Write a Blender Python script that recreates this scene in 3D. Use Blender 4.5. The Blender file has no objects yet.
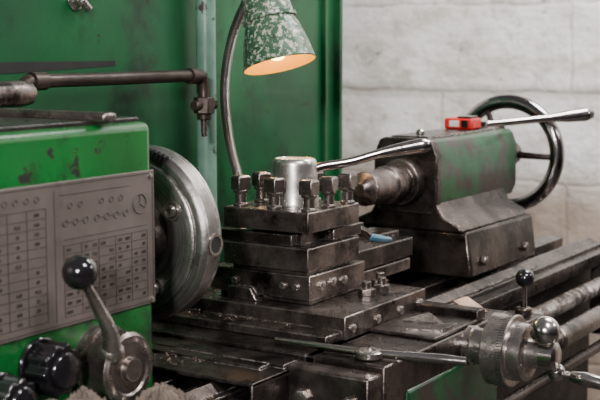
import bpy, bmesh, math, random
from mathutils import Vector, Matrix, noise
random.seed(7)
scene = bpy.context.scene
COL = scene.collection
V = Vector
# ------------------------------------------------------------------ materials
def ramp(nt, fac, stops):
    n = nt.nodes.new('ShaderNodeValToRGB')
    el = n.color_ramp.elements
    while len(el) < len(stops): el.new(0.5)
    for e, (p, c) in zip(el, stops):
        e.position = p
        e.color = (c[0], c[1], c[2], 1) if hasattr(c, '__len__') else (c, c, c, 1)
    nt.links.new(fac, n.inputs[0])
    return n.outputs[0]

def mixc(nt, f, a, b):
    n = nt.nodes.new('ShaderNodeMix'); n.data_type = 'RGBA'
    for s, v in ((0, f), (6, a), (7, b)):
        if hasattr(v, 'is_linked'): nt.links.new(v, n.inputs[s])
        elif s == 0: n.inputs[s].default_value = v
        else: n.inputs[s].default_value = (v[0], v[1], v[2], 1)
    return n.outputs[2]

def make_mat(name, c1, c2, metal=0.0, r1=.35, r2=.6, scale=10, chip=None, bump=.15, bscale=80, stretch=(1, 1, 1), grime=None, coat=0, edge=None, rings=None, spec=.5):
    m = bpy.data.materials.new(name); m.use_nodes = True
    nt = m.node_tree; b = nt.nodes['Principled BSDF']
    tc = nt.nodes.new('ShaderNodeTexCoord')
    mp = nt.nodes.new('ShaderNodeMapping'); mp.inputs['Scale'].default_value = stretch
    nt.links.new(tc.outputs['Object'], mp.inputs[0])
    def nz(s, d=5, ro=.6, src=mp.outputs[0]):
        n = nt.nodes.new('ShaderNodeTexNoise'); n.inputs['Scale'].default_value = s
        n.inputs['Detail'].default_value = d; n.inputs['Roughness'].default_value = ro
        nt.links.new(src, n.inputs['Vector']); return n.outputs['Fac']
    f = ramp(nt, nz(scale), [(.35, 0.0), (.65, 1.0)])
    col = mixc(nt, f, c1, c2)
    if rings:
        # concentric turning marks about the X axis through local z = rings[0]
        sp = nt.nodes.new('ShaderNodeSeparateXYZ'); nt.links.new(tc.outputs['Object'], sp.inputs[0])
        sb = nt.nodes.new('ShaderNodeMath'); sb.operation = 'SUBTRACT'; sb.inputs[1].default_value = rings[0]; nt.links.new(sp.outputs['Z'], sb.inputs[0])
        cb = nt.nodes.new('ShaderNodeCombineXYZ'); nt.links.new(sp.outputs['Y'], cb.inputs[0]); nt.links.new(sb.outputs[0], cb.inputs[1])
        ln_ = nt.nodes.new('ShaderNodeVectorMath'); ln_.operation = 'LENGTH'; nt.links.new(cb.outputs[0], ln_.inputs[0])
        cb2 = nt.nodes.new('ShaderNodeCombineXYZ'); nt.links.new(ln_.outputs['Value'], cb2.inputs[0]); nt.links.new(sp.outputs['X'], cb2.inputs[1])
        rn = ramp(nt, nz(260, 3, .6, cb2.outputs[0]), [(.4, 0.0), (.62, .6)])
        col = mixc(nt, rn, col, rings[1])
    if grime:
        g = ramp(nt, nz(grime[1], 7, .7), [(grime[2], 0.0), (grime[2] + .12, 1.0)])
        col = mixc(nt, g, col, grime[0])
    if chip:
        g = ramp(nt, nz(chip[1], 6, .7), [(chip[2], 0.0), (chip[2] + .03, 1.0)])
        col = mixc(nt, g, col, chip[0])
    if edge:
        bv = nt.nodes.new('ShaderNodeBevel'); bv.samples = 4; bv.inputs['Radius'].default_value = edge[1]
        ge = nt.nodes.new('ShaderNodeNewGeometry')
        dt = nt.nodes.new('ShaderNodeVectorMath'); dt.operation = 'DOT_PRODUCT'
        nt.links.new(bv.outputs[0], dt.inputs[0]); nt.links.new(ge.outputs['Normal'], dt.inputs[1])
        e1 = ramp(nt, dt.outputs['Value'], [(.80, 1.0), (.985, 0.0)])
        ns = ramp(nt, nz(45, 5, .7), [(.42, 0.0), (.58, 1.0)])
        mu = nt.nodes.new('ShaderNodeMath'); mu.operation = 'MULTIPLY'
        nt.links.new(e1, mu.inputs[0]); nt.links.new(ns, mu.inputs[1])
        col = mixc(nt, mu.outputs[0], col, edge[0])
    nt.links.new(col, b.inputs['Base Color'])
    b.inputs['Metallic'].default_value = metal
    b.inputs['Specular IOR Level'].default_value = spec
    rr = nt.nodes.new('ShaderNodeMapRange'); rr.inputs['From Min'].default_value = .3; rr.inputs['From Max'].default_value = .7
    rr.inputs['To Min'].default_value = r1; rr.inputs['To Max'].default_value = r2
    nt.links.new(nz(scale * 2.3, 6, .65), rr.inputs['Value'])
    nt.links.new(rr.outputs[0], b.inputs['Roughness'])
    if coat: b.inputs['Coat Weight'].default_value = coat
    bp = nt.nodes.new('ShaderNodeBump'); bp.inputs['Strength'].default_value = bump; bp.inputs['Distance'].default_value = .002
    nt.links.new(nz(bscale, 6, .6), bp.inputs['Height'])
    nt.links.new(bp.outputs[0], b.inputs['Normal'])
    return m

M = {}
EW = ((.75, .69, .64), .0035)
M['dark'] = make_mat('oily_dark_steel', (.105, .082, .074), (.024, .018, .0165), .85, .2, .40, 14, grime=((.008, .006, .0055), 9, .51), edge=EW, bump=.4)
M['mid'] = make_mat('worn_machined_steel', (.24, .20, .182), (.06, .047, .043), .9, .2, .38, 18, grime=((.018, .0135, .012), 14, .52), edge=EW, bump=.4)
M['bright'] = make_mat('brushed_steel', (.56, .515, .475), (.26, .235, .215), .95, .18, .36, 20, grime=((.08, .065, .055), 14, .57), bump=.2)
M['cap'] = make_mat('turned_bright_steel', (.62, .58, .54), (.44, .41, .38), .95, .22, .36, 16, grime=((.2, .175, .155), 16, .62), bump=.06)
M['dial'] = make_mat('graduated_dial_steel', (.48, .435, .40), (.23, .205, .19), .95, .18, .34, 24, grime=((.05, .04, .035), 18, .60), bump=.15, edge=EW)
M['chuck'] = make_mat('scratched_chuck_steel', (.37, .35, .335), (.19, .176, .167), .92, .24, .42, 9, grime=((.06, .049, .045), 8, .54), bump=.4, edge=((.9, .86, .82), .0035), rings=(.132, (.13, .118, .11)))
M['chrome'] = make_mat('polished_steel', (.66, .615, .575), (.36, .33, .31), 1, .10, .26, 12)
M['wheel'] = make_mat('polished_dark_rim', (.36, .335, .33), (.18, .165, .16), 1, .08, .2, 8)
M['cast'] = make_mat('cast_iron', (.045, .037, .034), (.018, .014, .013), .5, .42, .65, 18, bump=.4)
M['top'] = make_mat('oily_cover', (.024, .02, .018), (.010, .008, .007), .3, .2, .45, 20, chip=((.35, .33, .29), 90, .65))
M['green'] = make_mat('bright_green_enamel', (.004, .115, .018), (.003, .07, .012), 0, .25, .42, 5, chip=((.016, .018, .014), 24, .595), grime=((.004, .018, .007), 7, .52), coat=.1, spec=.4)
M['dgreen'] = make_mat('worn_dark_green_enamel', (.002, .068, .020), (.006, .026, .012), .1, .25, .45, 9, chip=((.022, .017, .015), 14, .51), coat=.15, spec=.4)
M['panel'] = make_mat('green_sheet_paint', (.001, .078, .021), (.001, .038, .011), 0, .3, .5, 2.2, chip=((.006, .008, .006), 34, .65), grime=((.0015, .009, .004), 2.8, .51), coat=.08, spec=.35)
M['teal'] = make_mat('pale_teal_pipe_paint', (.15, .27, .205), (.08, .16, .12), 0, .3, .5, 10, chip=((.03, .03, .024), 25, .61), spec=.4)
M['rust'] = make_mat('rusty_pipe', (.055, .038, .031), (.02, .014, .012), .6, .3, .5, 20, bump=.3)
M['black'] = make_mat('black_bakelite', (.006, .0055, .007), (.009, .008, .009), 0, .10, .22, 10, bump=.03, coat=.4)
M['plate'] = make_mat('etched_data_plate', (.145, .118, .106), (.09, .072, .065), .35, .38, .55, 7, grime=((.05, .039, .035), 6, .56), bump=.05)
M['ink'] = make_mat('plate_lettering', (.022, .017, .016), (.045, .036, .032), .2, .5, .6, 30)
M['shade'] = make_mat('chipped_lamp_enamel', (.020, .075, .036), (.055, .105, .06), .1, .3, .48, 14, chip=((.42, .43, .35), 115, .53), grime=((.008, .016, .010), 60, .56))
M['red'] = make_mat('red_plastic', (.6, .012, .010), (.42, .010, .008), 0, .3, .5)
M['white'] = make_mat('white_plastic', (.7, .68, .62), (.55, .53, .48), 0, .4, .5)
M['blue'] = make_mat('blue_paint', (.03, .13, .2), (.1, .16, .19), .4, .3, .5, 60)
M['cloth'] = make_mat('dirty_cotton', (.15, .115, .088), (.035, .026, .021), 0, .8, .95, 26, bump=.5, bscale=200)
M['chips'] = make_mat('metal_swarf', (.26, .20, .155), (.10, .08, .07), .8, .3, .5, 60)
M['paper'] = make_mat('stained_paper', (.55, .38, .29), (.38, .25, .18), 0, .7, .9, 30)
M['painted_dark'] = make_mat('recess_shade_and_mark_black', (.004, .0035, .003), (.002, .002, .002), 0, .7, .9)  # near-black painted as shade inside recesses; also colours the dial marks
M['floor'] = make_mat('concrete_floor', (.05, .042, .038), (.03, .025, .023), 0, .6, .85, 3, bump=.3)

def emis(name, c, s, base=(.8, .6, .3)):
    m = bpy.data.materials.new(name); m.use_nodes = True
    b = m.node_tree.nodes['Principled BSDF']; b.inputs['Base Color'].default_value = (*base, 1)
    b.inputs['Emission Color'].default_value = (*c, 1); b.inputs['Emission Strength'].default_value = s
    return m
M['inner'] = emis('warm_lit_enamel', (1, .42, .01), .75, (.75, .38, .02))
M['bulb'] = emis('bulb_glass', (1, .72, .18), 18)

def wall_mat(name, horiz):
    m = bpy.data.materials.new(name); m.use_nodes = True
    nt = m.node_tree; b = nt.nodes['Principled BSDF']
    geo = nt.nodes.new('ShaderNodeNewGeometry'); sp = nt.nodes.new('ShaderNodeSeparateXYZ'); cb = nt.nodes.new('ShaderNodeCombineXYZ')
    dn = nt.nodes.new('ShaderNodeTexNoise'); dn.inputs['Scale'].default_value = 7; dn.inputs['Detail'].default_value = 5
    nt.links.new(geo.outputs['Position'], dn.inputs['Vector'])
    vs = nt.nodes.new('ShaderNodeVectorMath'); vs.operation = 'MULTIPLY_ADD'
    vs.inputs[1].default_value = (.035, .035, .035)
    nt.links.new(dn.outputs['Color'], vs.inputs[0]); nt.links.new(geo.outputs['Position'], vs.inputs[2])
    nt.links.new(vs.outputs[0], sp.inputs[0])
    ad = nt.nodes.new('ShaderNodeMath'); ad.inputs[1].default_value = .163; nt.links.new(sp.outputs[horiz], ad.inputs[0])
    az = nt.nodes.new('ShaderNodeMath'); az.inputs[1].default_value = .008; nt.links.new(sp.outputs['Z'], az.inputs[0])
    nt.links.new(ad.outputs[0], cb.inputs[0]); nt.links.new(az.outputs[0], cb.inputs[1])
    br = nt.nodes.new('ShaderNodeTexBrick'); nt.links.new(cb.outputs[0], br.inputs['Vector'])
    br.inputs['Scale'].default_value = 1; br.inputs['Brick Width'].default_value = .96; br.inputs['Row Height'].default_value = .31
    br.inputs['Mortar Size'].default_value = .012; br.inputs['Mortar Smooth'].default_value = 1
    br.inputs['Color1'].default_value = (.78, .765, .74, 1); br.inputs['Color2'].default_value = (.74, .72, .695, 1)
    br.inputs['Mortar'].default_value = (.60, .565, .53, 1)
    def nz(s, d=6, ro=.65, sc=(1, 1, 1)):
        mp = nt.nodes.new('ShaderNodeMapping'); mp.inputs['Scale'].default_value = sc
        nt.links.new(geo.outputs['Position'], mp.inputs[0])
        n = nt.nodes.new('ShaderNodeTexNoise'); n.inputs['Scale'].default_value = s
        n.inputs['Detail'].default_value = d; n.inputs['Roughness'].default_value = ro
        nt.links.new(mp.outputs[0], n.inputs['Vector']); return n.outputs['Fac']
    f = ramp(nt, nz(2.0, 6, .65, (1, 1, 4)), [(.42, 0.0), (.64, .85)])
    col = mixc(nt, f, br.outputs['Color'], (.50, .45, .39))
    f2 = ramp(nt, nz(8, 8, .7), [(.52, 0.0), (.66, .7)])
    col = mixc(nt, f2, col, (.40, .355, .305))
    f4 = ramp(nt, nz(5, 8, .7, (1, 1, 1.8)), [(.50, 0.0), (.60, .75)])
    col = mixc(nt, f4, col, (.86, .85, .83))
    f3 = ramp(nt, nz(16, 8, .75), [(.62, 0.0), (.66, .7)])
    col = mixc(nt, f3, col, (.20, .165, .135))
    # broad darker band along the course joint
    rb_ = ramp(nt, sp.outputs['Z'], [(0, 0.0), (1, 0.0)])
    zb = nt.nodes.new('ShaderNodeMath'); zb.operation = 'SUBTRACT'; zb.inputs[1].default_value = 1.235; nt.links.new(sp.outputs['Z'], zb.inputs[0])
    za = nt.nodes.new('ShaderNodeMath'); za.operation = 'ABSOLUTE'; nt.links.new(zb.outputs[0], za.inputs[0])
    zr = nt.nodes.new('ShaderNodeMapRange'); zr.inputs['From Min'].default_value = .008; zr.inputs['From Max'].default_value = .035
    zr.inputs['To Min'].default_value = .7; zr.inputs['To Max'].default_value = 0; nt.links.new(za.outputs[0], zr.inputs['Value'])
    col = mixc(nt, zr.outputs[0], col, (.36, .32, .28))
    rz = ramp(nt, sp.outputs['Z'], [(.84, .85), (.99, 0.0)])
    col = mixc(nt, rz, col, (.28, .205, .15))
    nt.links.new(col, b.inputs['Base Color']); b.inputs['Roughness'].default_value = .75
    bp = nt.nodes.new('ShaderNodeBump'); bp.inputs['Strength'].default_value = .3; bp.inputs['Distance'].default_value = .010
    nt.links.new(br.outputs['Fac'], bp.inputs['Height']); bp.invert = True
    bp2 = nt.nodes.new('ShaderNodeBump'); bp2.inputs['Strength'].default_value = .6; bp2.inputs['Distance'].default_value = .02
    nt.links.new(nz(14), bp2.inputs['Height']); nt.links.new(bp.outputs[0], bp2.inputs['Normal'])
    nt.links.new(bp2.outputs[0], b.inputs['Normal'])
    return m

# ------------------------------------------------------------------ geometry
WL = {}
def frame(ax):
    z = V(ax).normalized()
    h = V((0, 0, 1)) if abs(z.z) < .9 else V((0, 1, 0))
    x = h.cross(z).normalized(); y = z.cross(x)
    return x, y, z

def place(ob, base, parent):
    WL[ob.name] = V(base)
    if parent is not None:
        ob.parent = parent; ob.location = V(base) - WL[parent.name]
    else: ob.location = base

def empty(name, loc, label=None, cat=None, parent=None):
    e = bpy.data.objects.new(name, None); e.empty_display_size = .05
    COL.objects.link(e); place(e, loc, parent)
    if label: e['label'] = label
    if cat: e['category'] = cat
    return e

class G:
    def __init__(s): s.bm = bmesh.new()
    def box(s, x0, x1, y0, y1, z0, z1):
        vs = [s.bm.verts.new((x, y, z)) for z in (z0, z1) for y in (y0, y1) for x in (x0, x1)]
        for f in ((0, 2, 3, 1), (4, 5, 7, 6), (0, 1, 5, 4), (2, 6, 7, 3), (0, 4, 6, 2), (1, 3, 7, 5)):
            s.bm.faces.new([vs[i] for i in f])
        return s
    def prism(s, pts, vec):
        a = [s.bm.verts.new(p) for p in pts]; b = [s.bm.verts.new(V(p) + V(vec)) for p in pts]
        n = len(pts); s.bm.faces.new(a[::-1]); s.bm.faces.new(b)
        for i in range(n): s.bm.faces.new((a[i], a[(i + 1) % n], b[(i + 1) % n], b[i]))
        return s
    def rev(s, prof, o, ax, seg=40, rot=0, caps=True):
        x, y, z = frame(ax); o = V(o); rings = []
        for (t, r) in prof:
            if r <= 1e-7: rings.append([s.bm.verts.new(o + z * t)])
            else: rings.append([s.bm.verts.new(o + z * t + (x * math.cos(rot + 2 * math.pi * i / seg) + y * math.sin(rot + 2 * math.pi * i / seg)) * r) for i in range(seg)])
        for a, b in zip(rings, rings[1:]):
            for i in range(seg):
                j = (i + 1) % seg
                if len(a) == 1 and len(b) == 1: continue
                if len(a) == 1: s.bm.faces.new((a[0], b[j], b[i]))
                elif len(b) == 1: s.bm.faces.new((a[i], a[j], b[0]))
                else: s.bm.faces.new((a[i], a[j], b[j], b[i]))
        if caps:
            if len(rings[0]) > 1: s.bm.faces.new(rings[0][::-1])
            if len(rings[-1]) > 1: s.bm.faces.new(rings[-1])
        return s
    def cyl(s, p0, p1, r, r2=None, seg=32, rot=0):
        d = V(p1) - V(p0); return s.rev([(0, r), (d.length, r if r2 is None else r2)], p0, d, seg, rot)
    def ball(s, c, r, seg=28, sy=1.0, ax=(0, 0, 1)):
        n = 14
        return s.rev([(-math.cos(math.pi * i / n) * r * sy, max(0, math.sin(math.pi * i / n) * r) if 0 < i < n else 0) for i in range(n + 1)], c, ax, seg)
    def tube(s, pts, rad, seg=12, n=6, closed=False):
        P = [V(p) for p in pts]; m = len(P)
        R = rad if hasattr(rad, '__len__') else [rad] * m
        pp, rr = [], []
        rng = range(m) if closed else range(m - 1)
        for i in rng:
            a = P[(i - 1) % m] if (closed or i > 0) else P[i] * 2 - P[i + 1]
            b = P[i]; c = P[(i + 1) % m]
            d = P[(i + 2) % m] if (closed or i + 2 < m) else c * 2 - b
            for k in range(n):
                t = k / n
                pp.append(.5 * ((2 * b) + (c - a) * t + (2 * a - 5 * b + 4 * c - d) * t * t + (3 * b - a - 3 * c + d) * t ** 3))
                rr.append(R[i] * (1 - t) + R[(i + 1) % m] * t)
        if not closed: pp.append(P[-1]); rr.append(R[-1])
        rings = []; x = None
        for i, p in enumerate(pp):
            if closed: tg = pp[(i + 1) % len(pp)] - pp[i - 1]
            else: tg = pp[min(i + 1, len(pp) - 1)] - pp[max(i - 1, 0)]
            tg.normalize()
            if x is None: x, y, _ = frame(tg)
            else:
                x = (x - tg * x.dot(tg)).normalized(); y = tg.cross(x)
            rings.append([s.bm.verts.new(p + (x * math.cos(2 * math.pi * k / seg) + y * math.sin(2 * math.pi * k / seg)) * rr[i]) for k in range(seg)])
        pr = list(zip(rings, rings[1:]))
        if closed: pr.append((rings[-1], rings[0]))
        for a, b in pr:
            for k in range(seg):
                j = (k + 1) % seg; s.bm.faces.new((a[k], a[j], b[j], b[k]))
        if not closed:
            s.bm.faces.new(rings[0][::-1]); s.bm.faces.new(rings[-1])
        return s
    def torus(s, c, ax, R, r, seg=64, ms=14):
        x, y, z = frame(ax); c = V(c)
        return s.tube([c + (x * math.cos(2 * math.pi * i / seg) + y * math.sin(2 * math.pi * i / seg)) * R for i in range(seg)], r, ms, 1, True)
    def done(s, name, mat, parent=None, bevel=0, label=None, cat=None, kind=None, group=None, bseg=2, ang=35):
        bm = s.bm
        bmesh.ops.recalc_face_normals(bm, faces=bm.faces)
        bm.verts.ensure_lookup_table()
        xs = [v.co.x for v in bm.verts]; ys = [v.co.y for v in bm.verts]; zs = [v.co.z for v in bm.verts]
        base = V(((min(xs) + max(xs)) / 2, (min(ys) + max(ys)) / 2, min(zs)))
        for v in bm.verts: v.co -= base
        for f in bm.faces: f.smooth = True
        for e in bm.edges:
            if len(e.link_faces) == 2 and e.calc_face_angle(0) > math.radians(ang): e.smooth = False
        me = bpy.data.meshes.new(name); bm.to_mesh(me); bm.free()
        me.materials.append(M[mat] if isinstance(mat, str) else mat)
        ob = bpy.data.objects.new(name, me); COL.objects.link(ob)
        place(ob, base, parent)
        if bevel:
            md = ob.modifiers.new('bevel', 'BEVEL'); md.width = bevel; md.segments = bseg; md.limit_method = 'ANGLE'; md.angle_limit = math.radians(40)
        if label: ob['label'] = label
        if cat: ob['category'] = cat
        if kind: ob['kind'] = kind
        if group: ob['group'] = group
        return ob

def dup(ob, base, rotz=0):
    c = ob.copy(); COL.objects.link(c); c.parent = ob.parent
    WL[c.name] = V(base)
    c.location = V(base) - (WL[ob.parent.name] if ob.parent else V((0, 0, 0)))
    c.rotation_euler[2] = rotz
    return c

# ------------------------------------------------------------------ setting
G().box(-3, 2.8, -3, 2.0, -.05, 0).done('floor', 'floor', kind='structure', label='stained grey concrete workshop floor')
G().box(2.6, 2.8, -3, 1.8, 0, 3).done('wall_right', wall_mat('whitewashed_block_wall', 'Y'), kind='structure', label='rough stained whitewashed block wall')
G().box(-3, 2.8, 1.8, 2.0, 0, 3).done('wall_back', wall_mat('whitewashed_block_wall_long', 'X'), kind='structure', label='rough stained whitewashed block wall')

# ------------------------------------------------------------------ bed
XE = 1.52
bed = empty('lathe_bed', (.9, 0, 0), 'dark oily cast iron lathe bed with sliding ways and feed rods', 'lathe bed')
G().box(-.14, XE, -.17, .17, .42, .872).box(-.9, -.14, -.12, .25, .0, .545).box(1.2, XE - .02, -.18, .18, 0, .42).done('bed_casting', 'cast', bed, .006)
for sgn in (-1, 1):
    y0, y1 = (-.195, -.13) if sgn < 0 else (.13, .195)
    g = G().box(-.14, XE, y0, y1, .86, .893)
    yc = (y0 + y1) / 2
    g.prism([(-.14, yc - .02, .893), (-.14, yc + .02, .893), (-.14, yc, .905)], (XE + .14, 0, 0))
    g.done('slide_way', 'dark', bed, .0015)
g = G()
for y in (-.07, .07): g.box(-.14, XE, y - .022, y + .022, .872, .898)
g.done('inner_way', 'dark', bed, .0015)
G().box(-.14, XE, -.225, -.195, .855, .885).done('gear_rack', 'dark', bed, .0015)
g = G().cyl((.5, -.28, .838), (1.45, -.28, .838), .015)
for i in range(165):
    g.rev([(0, .015), (.0012, .0185), (.0028, .0185), (.004, .015)], (.52 + i * .0055, -.28, .838), (1, 0, 0), 16)
g.done('lead_screw', 'dark', bed)
G().cyl((.1, -.28, .775), (1.45, -.28, .775), .016).done('feed_rod', 'dark', bed)
G().cyl((.1, -.30, .71), (1.45, -.30, .71), .012).done('control_rod', 'dark', bed)
G().box(1.43, 1.51, -.32, -.195, .68, .88).done('rod_bracket', 'cast', bed, .008)
G().rev([(0, .02), (.05, .02), (.06, .012), (.06, 0)], (XE, -.215, .875), (1, 0, 0), 24).done('rod_end', 'dark', bed)
G().box(-.9, 1.6, -.5, .285, .36, .38).box(-.9, 1.6, -.5, -.49, .38, .44).box(1.59, 1.6, -.5, .285, .38, .44).done('chip_tray', 'cast', bed, .002)
G().box(-.13, .4, -.15, .15, 0, .36).done('bed_pedestal', 'dgreen', bed, .01)
G().box(.72, .80, -.325, -.25, .80, .862).cyl((.76, -.298, .862), (.76, -.298, .880), .016).done('lever_bracket', 'dark', bed, .004)
lv = G().tube([(.76, -.298, .876), (.76, -.299, .91), (.759, -.3, .938)], [.0065, .005, .0045], 12).done('control_lever', 'chrome', bed)
G().ball((.759, -.3, .937), .0185).done('lever_ball', 'black', lv, label='glossy black ball')
G().cyl((.86, -.33, .80), (1.12, -.33, .80), .022, .022).cyl((.80, -.33, .80), (1.4, -.33, .80), .012).done('rod_sleeve', 'mid', bed, .003)

# ------------------------------------------------------------------ headstock
hs = empty('lathe_headstock', (-.5, .08, .55), 'green enamelled lathe headstock with etched data plate and steel chuck', 'lathe headstock')
G().box(-1.0, -.146, -.13, .30, .88, 1.28).done('casting', 'green', hs, .012, bseg=3, label='bright green chipped enamel casting')
G().box(-1.0, -.16, -.118, .29, 1.2785, 1.286).done('top_cover', 'top', hs, .002, label='oily black speckled cover')
G().box(-.253, -.228, -.14, .17, 1.283, 1.296).done('cover_bar', 'mid', hs, .004)
G().box(-1.0, -.17, -.27, -.13, .55, .90).done('feed_gearbox', 'green', hs, .012, bseg=3)
dp = G().box(-.62, -.149, -.1335, -.129, 1.033, 1.215).done('data_plate', 'plate', hs, .001, label='grey-brown etched metal plate with tables and diagrams')
Yp = -.1340
g = G()
def hl(x0, x1, z, w=.0006): g.box(x0, x1, Yp, Yp + .001, z - w / 2, z + w / 2)
def vl(x, z0, z1, w=.0006): g.box(x - w / 2, x + w / 2, Yp, Yp + .001, z0, z1)
def table(x0, x1, z0, z1, nr, nc):
    for i in range(nr + 1): hl(x0, x1, z0 + (z1 - z0) * i / nr)
    for i in range(nc + 1): vl(x0 + (x1 - x0) * i / nc, z0, z1)
table(-.45, -.355, 1.045, 1.185, 12, 3)
table(-.325, -.165, 1.045, 1.135, 8, 5)
table(-.60, -.48, 1.045, 1.19, 9, 4)
hl(-.615, -.153, 1.211, .001); hl(-.615, -.153, 1.037, .001); vl(-.153, 1.037, 1.211, .001)
hl(-.325, -.165, 1.142); vl(-.34, 1.04, 1.205)
def ring(cx, cz, R, r=.0005):
    g.torus((cx, Yp, cz), (0, 1, 0), R, r, 24, 4)
def ln(a, b, r=.0005):
    g.tube([(a[0], Yp, a[1]), (b[0], Yp, b[1])], r, 4, 1)
LX, LZ = -.180, 1.172
ring(LX, LZ, .0130, .0009)
for a in (90, 210, 330):
    c, s_ = math.cos(math.radians(a)), math.sin(math.radians(a))
    ln((LX, LZ), (LX + c * .012, LZ + s_ * .012), .0008)
# linked-circle gear diagrams
for (x0, n) in ((-.322, 3), (-.264, 4)):
    for q in range(n):
        px_ = x0 + q * .0185
        ring(px_, 1.163, .0042, .0007)
        if q < n - 1: hl(px_ + .005, px_ + .0135, 1.163, .0007)
    for q in range(n - 1):
        px_ = x0 + .00925 + q * .0185
        ring(px_, 1.184, .0036, .0006)
hl(-.33, -.20, 1.198, .0006)
for x in (-.44, -.422, -.405, -.387, -.37): ring(x, 1.197, .0035)
def text(sv, x, z, size):
    cu = bpy.data.curves.new('t', 'FONT'); cu.body = sv; cu.size = size; cu.extrude = .0003; cu.align_x = 'CENTER'
    cu.resolution_u = 2
    o = bpy.data.objects.new('t', cu); COL.objects.link(o)
    bpy.context.view_layer.update()
    me = bpy.data.meshes.new_from_object(o)
    me.transform(Matrix.Translation((x, Yp, z)) @ Matrix.Rotation(math.pi / 2, 4, 'X'))
    g.bm.from_mesh(me); bpy.data.objects.remove(o); bpy.data.meshes.remove(me); bpy.data.curves.remove(cu)
spd = ['12,5', '16', '20', '25', '31,5', '40', '50', '63', '80', '100', '125', '160', '200', '250', '315', '400', '500', '630', '800', '1000']
k = 0
for (x0, x1, z0, z1, nr, nc) in ((-.45, -.355, 1.045, 1.185, 12, 3), (-.325, -.165, 1.045, 1.135, 8, 10)):
    for i in range(nr):
        for j in range(nc):
            k += 1
            if (k * 13) % 7 in (0, 4): continue
            text(spd[(k * 7) % 20], x0 + (x1 - x0) * (j + .5) / nc, z0 + (z1 - z0) * (i + .28) / nr, .0062)
g.done('table_print', 'ink', dp)
sc = G().rev([(0, .0045), (.0015, .004), (.002, .002), (.002, 0)], (-.158, -.1335, 1.207), (0, -1, 0), 16).done('plate_screw', 'bright', dp)
dup(sc, WL[sc.name] + V((0, 0, -.168)))
kn = G().rev([(0, .052), (.012, .052), (.013, .047), (.05, .047), (.054, .043), (.054, .034), (.052, .032), (.052, .016), (.06, .015), (.06, 0)], (-.262, -.13, .972), (0, -1, 0), 56).done('selector_knob', 'mid', hs, label='worn dark steel selector knob')
g = G()
for i in range(60):
    R_ = Matrix.Rotation(2 * math.pi * i / 60, 4, 'Y'); n0 = len(g.bm.verts)
    g.box(-.0004, .0004, -.1845, -.1835, .036, .0415)
    g.bm.verts.ensure_lookup_table()
    for v in g.bm.verts[n0:]: v.co = R_ @ v.co + V((-.262, 0, .972))
g.done('knob_scale', 'bright', kn)
G().tube([(-.29, -.178, 1.0), (-.30, -.183, 1.03), (-.325, -.187, 1.065), (-.352, -.19, 1.103)], [.013, .010, .008, .0055], 16).ball((-.288, -.175, .998), .017).done('lever_stem', 'bright', kn)
G().ball((-.358, -.19, 1.113), .0215).done('lever_ball', 'black', kn, label='glossy black ball grip')
def star(cx, cy, cz, R, h, n, name, parent):
    pts = []
    for i in range(96):
        a = 2 * math.pi * i / 96; r = R * (1 + .075 * math.cos(n * a))
        pts.append((cx + r * math.cos(a), cy, cz + r * math.sin(a)))
    return G().prism(pts, (0, -h, 0)).rev([(0, R * .75), (.006, R * .7), (.009, R * .3), (.009, 0)], (cx, cy - h, cz), (0, -1, 0), 32).rev([(0, R * 1.15), (.006, R * 1.15)], (cx, cy + .008, cz), (0, -1, 0), 32).done(name, 'black', parent, .002, label='black fluted plastic knob')
star(-.370, -.138, .993, .031, .034, 10, 'fluted_knob', hs)
star(-.436, -.138, .970, .026, .03, 9, 'fluted_knob', hs)
CX = .012
ch = G().rev([(-.046, .04), (-.046, .0875), (-.050, .0895), (-.050, .110), (-.048, .113), (-.044, .113), (-.044, .121), (-.040, .1275), (-.036, .132), (-.012, .132), (-.0115, .1305), (-.010, .1305), (-.0095, .132), (-.006, .132), (-.002, .129), (-.002, .124), (0, .122), (0, .035)], (CX, 0, 1.1), (1, 0, 0), 96).done('chuck', 'chuck', hs, label='scratched bright steel lathe chuck')
G().cyl((-.146, 0, 1.1), (-.075 + CX, 0, 1.1), .055).rev([(0, .058), (.004, .062), (.030, .062)], (-.076 + CX, 0, 1.1), (1, 0, 0), 64).done('spindle_nose', 'mid', hs, .002)
def capbolt(y, z):
    g = G().rev([(-.001, .0145), (.006, .0145), (.006, .0112)], (-.047 + CX, y, z), (-1, 0, 0), 28, caps=False)
    g.rev([(0, .0098), (.010, .0098), (.012, .0088), (.012, .0045), (.007, .0045), (.007, 0)], (-.047 + CX, y, z), (-1, 0, 0), 24)
    o = g.done('cap_bolt', 'bright', ch, label='bright round-headed bolt')
    G().rev([(0, .0115), (.0045, .0115)], (-.047 + CX, y, z), (-1, 0, 0), 24).done('bolt_recess_shade', 'painted_dark', ch)  # dark disc paints the recess shade around the bolt head
for (y, z) in ((-.076, 1.142), (.042, 1.176), (.076, 1.058), (-.042, 1.024)): capbolt(y, z)
G().rev([(0, .0165), (.0025, .0165), (.0025, .0122), (-.006, .0122)], (-.022 + CX, -.1315, 1.093), (0, -1, 0), 28, caps=False).done('key_socket', 'bright', ch)
G().rev([(0, .0124), (.0012, .0124)], (-.022 + CX, -.1315, 1.093), (0, -1, 0), 24).done('key_hole_shade', 'painted_dark', ch)  # flush dark disc painted as the shade inside the key hole
g = G()
for q in range(7):
    R_ = Matrix.Rotation(math.radians(4 + 3.6 * q), 4, 'X'); n0 = len(g.bm.verts)
    g.box(-.0462 + CX, -.034 + CX, -.0022, .0022, .116, .1325)
    g.bm.verts.ensure_lookup_table()
    for v in g.bm.verts[n0:]: v.co = R_ @ v.co + V((0, 0, 1.1))
g.done('rim_notch_shade', 'painted_dark', ch)  # dark inlays paint the shade of notches; the rim itself is uncut
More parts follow.
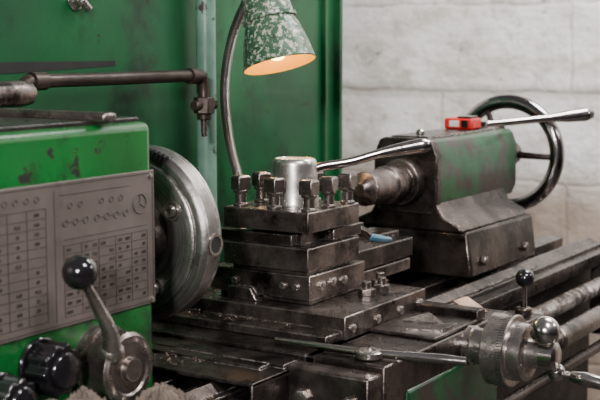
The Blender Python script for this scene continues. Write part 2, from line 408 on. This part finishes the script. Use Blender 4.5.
for k_ in range(3):
    g = G()
    for q in range(4):
        g.box(-.002 + CX, .045 - q * .010 + CX, -.014, .014, .04 + q * .02, .061 + q * .02)
    R_ = Matrix.Rotation(math.radians(15 + 120 * k_), 4, 'X')
    for v in g.bm.verts: v.co = R_ @ v.co + V((0, 0, 1.1))
    g.done('chuck_jaw', 'mid', ch, .0015)

# ------------------------------------------------------------------ carriage
car = empty('lathe_carriage', (.3, -.1, .56), 'oily dark steel carriage with stacked slides and four-way tool post', 'lathe carriage')
SY = -.368
G().box(.075, .52, -.25, .26, .906, .925).box(.075, .52, SY, -.232, .80, .925).done('saddle', 'dark', car, .003)
G().box(.10, .50, -.36, -.31, .56, .80).box(.14, .46, -.372, -.34, .78, .875).done('apron', 'dgreen', car, .006, label='worn green painted apron')
wx = G().box(.034, .0755, SY + .003, -.215, .78, .916).done('front_block', 'mid', car, .004)
G().box(-.06, .035, -.232, .125, .9055, .912).box(-.06, .035, -.232, -.226, .80, .912).box(.030, .0755, -.226, .125, .9055, .9185).box(.005, .0755, -.20, .10, .9055, .9165).done('way_cover', 'dark', car, .002, label='dark oily sheet cover over the ways')
hb = G().rev([(0, .012), (.008, .012), (.009, .010), (.009, 0)], (.034, -.335, .875), (-1, 0, 0), 6).done('hex_bolt', 'bright', car, .0008)
dup(hb, WL[hb.name] + V((0, .08, .0)))
G().box(.026, .034, SY + .01, -.235, .83, .845).done('block_rib', 'mid', car, .002)
G().box(.178, .452, -.242, .22, .925, .963).box(.132, .18, -.235, .21, .9255, .940).done('cross_slide', 'mid', car, .002)
g = G().box(.452, .50, -.20, .2, .925, .945).box(.41, .44, -.36, -.245, .926, .944).box(.25, .405, -.362, -.243, .9255, .9315)
g.done('slide_cover', 'dark', car, .002)
sb = G().rev([(0, .0075), (.003, .0075), (.004, .006), (.004, 0)], (.20, -.242, .941), (0, -1, 0), 20).done('gib_screw', 'bright', car)
for dx in (.08, .16, .23): dup(sb, WL[sb.name] + V((dx, 0, 0)))
hx = G().rev([(0, .015), (.011, .015), (.012, .013)], (.345, -.185, .963), (0, 0, 1), 6).cyl((.345, -.185, .963), (.345, -.185, .987), .0075, seg=16).done('clamp_nut', 'mid', car, .0008)
dup(hx, WL[hx.name] + V((.045, -.004, 0)), .4)
dup(hx, WL[hx.name] + V((.082, .02, 0)), .9)
g = G().box(.224, .60, -.135, .015, .963, .985)
g.box(.210, .388, -.157, .04, .972, 1.013)
g.box(.222, .382, -.150, .03, .963, .98)
g.prism([(.2, -.06, .963), (.2, .0, .963), (.2, .0, .985), (.2, -.045, .985)], (.02, 0, 0))
g.done('compound_slide', 'mid', car, .002)
G().box(.39, .62, -.13, .005, .9855, 1.022).box(.55, .64, -.09, -.03, .965, 1.03).box(.375, .47, -.10, -.02, 1.022, 1.045).done('slide_top', 'dark', car, .003)
s2 = G().rev([(0, .008), (.004, .008), (.005, .006), (.005, 0)], (.245, -.157, .993), (0, -1, 0), 20).done('gib_screw', 'bright', car)
dup(s2, WL[s2.name] + V((.035, 0, 0))); dup(s2, WL[s2.name] + V((.07, 0, -.002)))
s3 = G().rev([(0, .006), (.004, .006), (.005, .005), (.005, 0)], (.210, -.13, .993), (-1, 0, 0), 20).done('stop_screw', 'bright', car)
for dy in (.025, .12): dup(s3, WL[s3.name] + V((0, dy, 0)))
tp = G()
tx0, tx1, ty0, ty1 = .205, .367, -.157, 0.01
tp.box(tx0, tx1, ty0, ty1, 1.082, 1.116)
tp.box(tx0 + .034, tx1 - .034, ty0 + .034, ty1 - .034, 1.05, 1.09)
tp.box(tx0, tx1, ty0, ty1, 1.020, 1.058)
tp.box(tx0 + .012, tx1 - .014, ty0 + .010, ty1 - .010, 1.012, 1.022)
tpo = tp.done('tool_post', 'mid', car, .002, label='square four-way steel tool post')
cx, cy = .2875, -.0775
G().rev([(0, .041), (.004, .041), (.006, .0405), (.030, .0395), (.068, .0370), (.073, .0365), (.077, .034), (.078, .032), (.0765, .030), (.0765, 0)], (cx, cy, 1.116), (0, 0, 1), 64).done('clamp_cap', 'cap', tpo, label='polished conical steel cap')
G().tube([(.31, -.095, 1.172), (.33, -.108, 1.178), (.365, -.138, 1.184), (.405, -.17, 1.196), (.435, -.197, 1.203), (.462, -.225, 1.209), (.472, -.235, 1.211)], [.0085, .0085, .0075, .008, .0115, .0135, .009], 18).done('clamp_handle', 'chrome', tpo, label='shiny steel clamping handle')
bolt = None
for ix in (-1, 0, 1):
    for iy in (-1, 0, 1):
        if ix == 0 and iy == 0: continue
        p = V((cx + ix * .061, cy + iy * .067, 1.116))
        if bolt is None:
            g = G().rev([(0, .0125), (.004, .0125), (.005, .0092), (.021, .0092), (.022, .0125), (.027, .013)], p, (0, 0, 1), 24)
            g.rev([(.027, .0172), (.048, .0172), (.051, .0135)], p, (0, 0, 1), 4, rot=math.pi / 4)
            bolt = g.done('square_head_bolt', 'mid', tpo, .001)
            p0 = p.copy()
        else:
            dup(bolt, WL[bolt.name] + (p - p0), random.uniform(-.5, .5))
ck = G().rev([(0, .032), (.010, .032), (.012, .0295), (.034, .0285), (.036, .0285), (.04, .0285)], (.36, SY, .899), (0, -1, 0), 40).rev([(.038, .036), (.041, .054), (.044, .058), (.079, .058), (.081, .056), (.081, .047), (.103, .045), (.105, .036), (.105, .024), (.134, .021), (.137, .014)], (.36, SY, .899), (0, -1, 0), 72).done('feed_dial', 'dial', car, label='graduated steel feed dial')
g = G()
for i in range(80):
    a = 2 * math.pi * i / 80; L = .017 if i % 5 == 0 else .010
    R_ = Matrix.Rotation(a, 4, 'Y')
    n0 = len(g.bm.verts)
    g.box(-.0005, .0005, -.447, -.447 + L, .0575, .0584)
    g.bm.verts.ensure_lookup_table()
    for v in g.bm.verts[n0:]: v.co = R_ @ v.co + V((.36, 0, .899))
g.done('dial_graduations', 'painted_dark', ck)
G().ball((.351, -.50, .94), .0235).cyl((.353, -.50, .93), (.40, -.50, .868), .011, .009).rev([(0, .022), (.03, .022), (.034, .016), (.034, 0)], (.36, -.485, .899), (0, -1, 0), 28).ball((.405, -.50, .862), .0145).done('ball_crank', 'chrome', ck)
G().rev([(0, .006), (.01, .006), (.012, .008), (.035, .012), (.07, .010), (.088, .007), (.09, 0)], (.405, -.512, .86), (.1, -1, -.12), 24).done('crank_grip', 'chrome', ck)

# ------------------------------------------------------------------ tailstock
ts = empty('tailstock', (1.02, 0, .905), 'worn green and black tailstock clamped on the lathe bed', 'tailstock')
G().prism([(.845, -.15, .905), (.845, .15, .905), (.845, .148, .93), (.845, .138, 1.0), (.845, -.138, 1.0), (.845, -.148, .93)], (.35, 0, 0)).done('base', 'dark', ts, .006)
prs = [(-.13, 1.0), (-.122, 1.012), (-.085, 1.03), (-.068, 1.06), (.068, 1.06), (.085, 1.03), (.122, 1.012), (.13, 1.0)]
G().prism([(.838, y, z) for y, z in prs], (.35, 0, 0)).done('saddle_casting', 'dark', ts, .004)
pr = [(-.062, 1.035), (-.072, 1.06), (-.072, 1.155), (-.060, 1.183), (-.05, 1.188), (.05, 1.188), (.060, 1.183), (.072, 1.155), (.072, 1.06), (.062, 1.035)]
G().prism([(.845, y, z) for y, z in pr], (.41, 0, 0)).done('barrel', 'dgreen', ts, .004, bseg=2, label='green painted barrel casting worn to metal')
G().prism([(.832, y * 1.03, 1.1 + (z - 1.1) * 1.02) for y, z in pr], (.024, 0, 0)).box(.85, 1.25, -.045, .045, 1.187, 1.193).done('barrel_cap', 'dark', ts, .003)
G().rev([(-.198, .0), (-.198, .013), (-.180, .030), (-.178, .034), (-.10, .0345), (-.095, .0385), (-.06, .0385), (-.058, .0345), (-.035, .0345), (-.034, .047), (-.002, .049)], (.836, 0, 1.1), (1, 0, 0), 48).done('quill', 'mid', ts, .0015, label='steel quill with blunt centre')
HX, HZ = 1.37, 1.118
hw = G().torus((HX, 0, HZ), (1, 0, 0), .127, .018, 80, 18).done('handwheel', 'wheel', ts, label='dark polished handwheel rim')
g = G().cyl((1.25, 0, HZ), (HX + .01, 0, HZ), .022).cyl((HX - .02, 0, HZ), (HX + .02, 0, HZ), .03)
for a in (62, 182, 302):
    a = math.radians(a)
    g.tube([(HX, .02 * math.cos(a), HZ + .02 * math.sin(a)), (HX - .01, .07 * math.cos(a), HZ + .07 * math.sin(a)), (HX, .126 * math.cos(a), HZ + .126 * math.sin(a))], [.010, .008, .007], 12)
g.done('wheel_spokes', 'dark', hw)
G().tube([(1.20, .0, 1.197), (1.27, -.06, 1.203), (1.33, -.122, 1.210), (1.365, -.155, 1.214), (1.395, -.185, 1.218), (1.408, -.198, 1.22)], [.008, .008, .009, .0145, .017, .011], 16).cyl((1.2, 0, 1.185), (1.2, 0, 1.205), .02).done('lock_lever', 'chrome', ts, label='shiny steel locking lever')
G().rev([(0, .009), (.008, .009), (.012, .005)], (.90, 0, 1.193), (0, 0, 1), 20).done('oil_cup', 'bright', ts, .001)
bb = G().rev([(0, .011), (.008, .011), (.009, .009), (.009, 0)], (.90, -.149, .935), (0, -1, 0), 6).done('hex_bolt', 'mid', ts, .0008)
dup(bb, WL[bb.name] + V((.22, 0, 0)))

rb = empty('small_container', (1.11, 0, 1.193), 'small red plastic box with pale label on the tailstock', 'box')
G().box(1.085, 1.135, -.035, .035, 1.1935, 1.218).done('body', 'red', rb, .004)
G().box(1.0835, 1.1, -.002, .022, 1.199, 1.213).done('pale_label', 'white', rb, .001)
G().box(1.0830, 1.095, -.024, -.008, 1.197, 1.214).box(1.09, 1.13, -.028, .005, 1.2175, 1.2225).done('dark_clip', 'black', rb, .001)

# ------------------------------------------------------------------ tools held in the post
t1 = empty('cutting_tool', (.37, -.13, 1.06), 'steel cutting tool with blue painted tip clamped in tool post', 'cutting tool')
G().box(.30, .40, -.147, -.130, 1.0585, 1.0775).done('shank', 'dark', t1, .001)
G().tube([(.39, -.139, 1.067), (.41, -.142, 1.058), (.425, -.146, 1.048)], [.010, .009, .007], 8).done('neck', 'dark', t1)
G().tube([(.42, -.145, 1.049), (.445, -.155, 1.043), (.465, -.166, 1.04)], [.0075, .007, .004], 8).done('tip', 'blue', t1, .001)
t2 = empty('cutting_tool', (.22, .03, 1.06), 'dark forged cutting tool clamped in the tool post', 'cutting tool')
G().box(.212, .230, -.12, .045, 1.0585, 1.0765).done('shank', 'dark', t2, .001)
G().prism([(.212, .045, 1.0590), (.230, .045, 1.0590), (.230, .045, 1.0755), (.212, .045, 1.0755)], (-.004, .018, 0)).done('tip', 'mid', t2, .001)

# ------------------------------------------------------------------ lamp
lamp = empty('work_lamp', (.555, .237, .87), 'machine work lamp with chipped green shade on flexible neck', 'lamp')
oc = V((.46, .066, 1.345)); up = V((.060, .290, .95)).normalized()
prof = [(0, .0668), (.002, .0685), (.005, .067), (.02, .0645), (.045, .059), (.07, .0515), (.083, .0465), (.085, .0505), (.092, .0505), (.094, .046), (.135, .041), (.15, .033), (.162, .022), (.2, .021), (.2, 0)]
G().rev(prof, oc, up, 64, caps=False).done('lamp_shade', 'shade', lamp, label='green enamel shade chipped to bare metal')
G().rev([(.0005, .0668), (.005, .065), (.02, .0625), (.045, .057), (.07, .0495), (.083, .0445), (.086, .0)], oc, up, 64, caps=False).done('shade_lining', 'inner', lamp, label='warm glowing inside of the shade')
G().ball(oc + up * .030, .021).done('light_bulb', 'bulb', lamp)
e_ = oc + up * .2
M['neck'] = make_mat('ribbed_conduit', (.26, .235, .22), (.14, .125, .115), .9, .28, .42)
tree = M['neck'].node_tree; wv = tree.nodes.new('ShaderNodeTexWave'); wv.bands_direction = 'Z'; wv.inputs['Scale'].default_value = 110
tcn = tree.nodes.new('ShaderNodeTexCoord'); tree.links.new(tcn.outputs['Object'], wv.inputs['Vector'])
bpn = tree.nodes.new('ShaderNodeBump'); bpn.inputs['Distance'].default_value = .0012; tree.links.new(wv.outputs['Fac'], bpn.inputs['Height'])
tree.links.new(bpn.outputs[0], tree.nodes['Principled BSDF'].inputs['Normal'])
G().tube([(.565, .225, .87), (.562, .225, 1.0), (.558, .228, 1.104), (.535, .236, 1.195), (.52, .235, 1.30), (.513, .21, 1.40), (.515, .17, 1.48), (.515, .15, 1.53), (.50, .135, 1.56), e_], .0095, 14, 10).done('flexible_neck', 'neck', lamp)
G().box(.53, .60, .2, .255, .86, .885).done('lamp_base', 'cast', lamp, .004)

# ------------------------------------------------------------------ guard and pipes
cg = empty('splash_guard', (.2, .38, 0), 'tall green painted sheet metal guard behind the lathe', 'splash guard')
G().box(-1.3, 1.07, .35, .36, .0, 1.9).box(1.068, 1.078, .338, .36, .0, 1.9).box(1.078, 1.135, .352, .362, .0, 1.9).box(1.13, 1.142, .335, .40, .0, 1.9).done('sheet', 'panel', cg, .002)
G().prism([(-1.3, .3485, 1.300), (.10, .3485, 1.335), (.33, .3485, 1.343), (.33, .3485, 1.352), (-1.3, .3485, 1.357)], (0, .003, 0)).done('slot_shade', 'painted_dark', cg)  # flat dark strip painted as slot shade; the sheet has no opening
G().rev([(0, .02), (.004, .02), (.005, .013), (.018, .013), (.02, .010), (.02, 0)], (.225, .35, 1.462), (0, -1, 0), 24).cyl((.225, .335, 1.462), (.242, .332, 1.444), .008).done('bolt_fitting', 'bright', cg, .001)
tpipe = empty('riser_pipe', (.566, .31, 0), 'vertical pale green painted riser pipe', 'pipe')
G().cyl((.566, .315, .0), (.566, .315, 1.9), .020).done('pipe', 'teal', tpipe)
G().rev([(0, .023), (.002, .0255), (.022, .0255), (.024, .023)], (.566, .315, 1.475), (0, 0, 1), 32).done('coupling', 'teal', tpipe, .001)
cp = empty('coolant_pipe', (.25, .25, 1.28), 'brown steel coolant pipe with shut-off valve and nozzle', 'pipe')
G().tube([(-.02, .25, 1.305), (.0, .25, 1.32), (.03, .25, 1.323), (.2, .25, 1.323), (.44, .25, 1.323), (.466, .25, 1.318), (.472, .25, 1.30), (.472, .25, 1.275)], .0115, 16).rev([(0, .015), (.03, .015)], (.012, .25, 1.323), (1, 0, 0), 24).rev([(0, .0155), (.02, .0155)], (.425, .25, 1.323), (1, 0, 0), 24).done('pipe', 'rust', cp)
G().cyl((.472, .25, 1.282), (.472, .25, 1.25), .021, seg=6).cyl((.44, .25, 1.266), (.505, .25, 1.266), .010).cyl((.472, .25, 1.25), (.472, .25, 1.238), .014).done('valve', 'rust', cp, .002)
G().cyl((.472, .25, 1.24), (.472, .25, 1.205), .007, .0055).done('nozzle', 'mid', cp, .001)
G().cyl((-.02, .25, 1.31), (-.02, .25, 1.287), .014).box(-.20, -.005, .235, .265, 1.2865, 1.295).done('pipe_foot', 'rust', cp, .002)
G().rev([(0, 0), (.002, .012), (.01, .018), (.03, .0205), (.6, .0205)], (-.035, .2, 1.3068), (-1, 0, 0), 40).done('round_bar', 'mid', label='dark steel round bar lying on the headstock cover', cat='steel bar')

# ------------------------------------------------------------------ loose things
wr = empty('ratchet_wrench', (.11, -.32, .925), 'steel ratchet wrench lying on the carriage top', 'wrench')
G().tube([(.10, -.165, .9325), (.104, -.24, .9325), (.107, -.31, .9325)], [.0062, .0055, .0065], 12).done('shaft', 'chrome', wr)
G().rev([(0, .019), (.002, .021), (.010, .021), (.012, .018), (.012, .009), (.010, .009), (.010, 0)], (.107, -.325, .9258), (0, 0, 1), 32).done('head', 'bright', wr)
G().tube([(.11, -.34, .9335), (.118, -.38, .9335), (.13, -.43, .9335), (.138, -.465, .9335)], [.006, .007, .008, .006], 12).done('handle', 'chrome', wr)
G().prism([(.335, -.335, .9318), (.40, -.275, .9318), (.32, -.265, .9318)], (0, 0, .003)).done('shim_plate', 'bright', label='flat triangular steel shim lying on the carriage', cat='metal plate', group='steel shims')
G().prism([(.27, -.30, .9318), (.33, -.33, .9318), (.35, -.35, .9318), (.29, -.355, .9318)], (0, 0, .003)).done('shim_plate', 'mid', label='flat four-sided steel shim lying on the carriage', cat='metal plate', group='steel shims')
g = G()
P_ = [(.450, -.335, .926), (.463, -.29, .945), (.482, -.272, .936), (.508, -.29, .944), (.514, -.318, .930), (.49, -.342, .927)]
c0 = g.bm.verts.new((.482, -.308, .950)); vs_ = [g.bm.verts.new(q) for q in P_]
for i in range(6): g.bm.faces.new((c0, vs_[i], vs_[(i + 1) % 6]))
po = g.done('paper_scrap', 'paper', label='crumpled brown paper scrap on the carriage', cat='scrap')
po.modifiers.new('solid', 'SOLIDIFY').thickness = .001

def rag(name, cx, cy, cz, w, d, h, seed, label):
    g = G(); n = 70; vs = []
    for i in range(n):
        row = []
        for j in range(n):
            u, v = i / (n - 1) * 2 - 1, j / (n - 1) * 2 - 1
            x = cx + u * w * (1 + .2 * noise.noise(V((v * 2, seed, 1)))); y = cy + v * d * (1 + .2 * noise.noise(V((u * 2, seed, 5))))
            q = max(0, 1 - (max(abs(u), abs(v)) ** 4))
            r1 = noise.noise(V((u * 1.6 + seed, v * 1.4, seed * 2)))
            r2 = 1 - abs(noise.noise(V((u * 4.5 + seed + r1 * 2, v * 2.6 - r1, seed * 3)))) * 2.4
            r3 = noise.noise(V((u * 10 + r1 * 3, v * 8, seed)))
            z = cz + .003 + h * q * (.74 + .16 * r1 + .2 * r2 + .07 * r3)
            row.append(g.bm.verts.new((x, y, z)))
        vs.append(row)
    for i in range(n - 1):
        for j in range(n - 1): g.bm.faces.new((vs[i][j], vs[i + 1][j], vs[i + 1][j + 1], vs[i][j + 1]))
    ob = g.done(name, 'cloth', label=label, cat='rag', ang=180)
    sd = ob.modifiers.new('solid', 'SOLIDIFY'); sd.thickness = .0025
rag('cleaning_rag', -.415, -.226, .90, .078, .036, .083, 3.3, 'crumpled dirty grey cotton rag below the knobs')
rag('cleaning_rag', -.256, -.230, .90, .034, .034, .056, 8.1, 'crumpled brownish cotton rag beside the selector knob')

def swarf(name, cx, cy, cz, rx, ry, n, h, label, sz=1.0):
    g = G()
    for i in range(n):
        a = random.uniform(0, 6.28); q = math.sqrt(random.random())
        x, y = cx + rx * q * math.cos(a), cy + ry * q * math.sin(a)
        z = cz + .002 + h * (1 - q) * random.random()
        R = random.uniform(.001, .003) * sz; ax = V((random.uniform(-1, 1), random.uniform(-1, 1), random.uniform(-.2, .4))).normalized()
        fx, fy, fz = frame(ax); L = random.uniform(.003, .011) * sz; T = random.uniform(3, 12)
        pts = []
        for k in range(9):
            t = k / 8
            p = V((x, y, z + R)) + fz * (L * (t - .5)) + (fx * math.cos(T * t) + fy * math.sin(T * t)) * R
            p.z = max(p.z, cz + .0008); pts.append(p)
        g.tube(pts, .0005 * sz, 4, 1)
    g.done(name, 'chips', label=label, cat='metal shavings', kind='stuff')
swarf('metal_shavings', .24, .10, .963, .03, .04, 220, .035, 'heap of curled brownish metal shavings on the slide', 1.4)
swarf('metal_shavings', -.02, -.06, .912, .035, .05, 40, .003, 'loose curled metal shavings scattered on the way cover', .8)
swarf('metal_shavings', .155, .0, .940, .02, .16, 50, .002, 'fine metal shavings sprinkled on the carriage', .8)

# ------------------------------------------------------------------ camera
a, p = math.radians(32.6), math.radians(7.2)
F = V((math.cos(a) * math.cos(p), math.sin(a) * math.cos(p), -math.sin(p)))
R = V((math.sin(a), -math.cos(a), 0)); U = R.cross(F)
cam = bpy.data.cameras.new('camera'); co = bpy.data.objects.new('camera', cam); COL.objects.link(co)
cam.lens = 73.5; cam.sensor_width = 36
co.matrix_world = Matrix.Translation((-1.426, -1.184, 1.381)) @ Matrix((R, U, -F)).transposed().to_4x4()
cam.dof.use_dof = True; cam.dof.focus_distance = 1.98; cam.dof.aperture_fstop = 7
scene.camera = co
# ------------------------------------------------------------------ lights
def area(name, loc, tgt, size, e, col=(1, 1, 1)):
    l = bpy.data.lights.new(name, 'AREA'); l.size = size; l.energy = e; l.color = col
    o = bpy.data.objects.new(name, l); COL.objects.link(o); o.location = loc
    o.rotation_euler = (V(tgt) - V(loc)).to_track_quat('-Z', 'Y').to_euler()
area('flash_light', (-2.85, -1.5, 2.0), (.5, .1, 1.1), .24, 122, (1, .975, .96))
area('top_fill_light', (-.3, -1.5, 2.7), (.3, 0, 1.0), .45, 46, (1, .955, .95))  # added fill for the top surfaces; no window stands behind it
area('wall_fill_light', (1.6, -.7, 2.9), (2.6, .3, 1.15), .8, 98, (1, .98, .95))  # added fill that brightens the end wall; no ceiling lamp modelled
area('side_light', (1.5, -2.0, 2.2), (.5, 0, 1.0), .4, 12, (1, .94, .93))
sp = bpy.data.lights.new('lamp_beam', 'SPOT'); sp.energy = 4; sp.color = (1, .7, .38); sp.spot_size = math.radians(110); sp.shadow_soft_size = .02
so = bpy.data.objects.new('lamp_beam', sp); COL.objects.link(so); so.location = oc + up * .002
so.rotation_euler = (-up).to_track_quat('-Z', 'Y').to_euler()
w = bpy.data.worlds.new('world'); scene.world = w; w.use_nodes = True
nt = w.node_tree; bg = nt.nodes['Background']
tc = nt.nodes.new('ShaderNodeTexCoord'); sx = nt.nodes.new('ShaderNodeSeparateXYZ')
nt.links.new(tc.outputs['Generated'], sx.inputs[0])
mr = nt.nodes.new('ShaderNodeMapRange'); mr.inputs['From Min'].default_value = -1; mr.inputs['From Max'].default_value = 1
nt.links.new(sx.outputs['Z'], mr.inputs['Value'])
c_ = ramp(nt, mr.outputs[0], [(.35, (.045, .030, .038)), (.6, (.29, .265, .30)), (.8, (.75, .72, .78))])
nt.links.new(c_, bg.inputs['Color']); bg.inputs['Strength'].default_value = .24
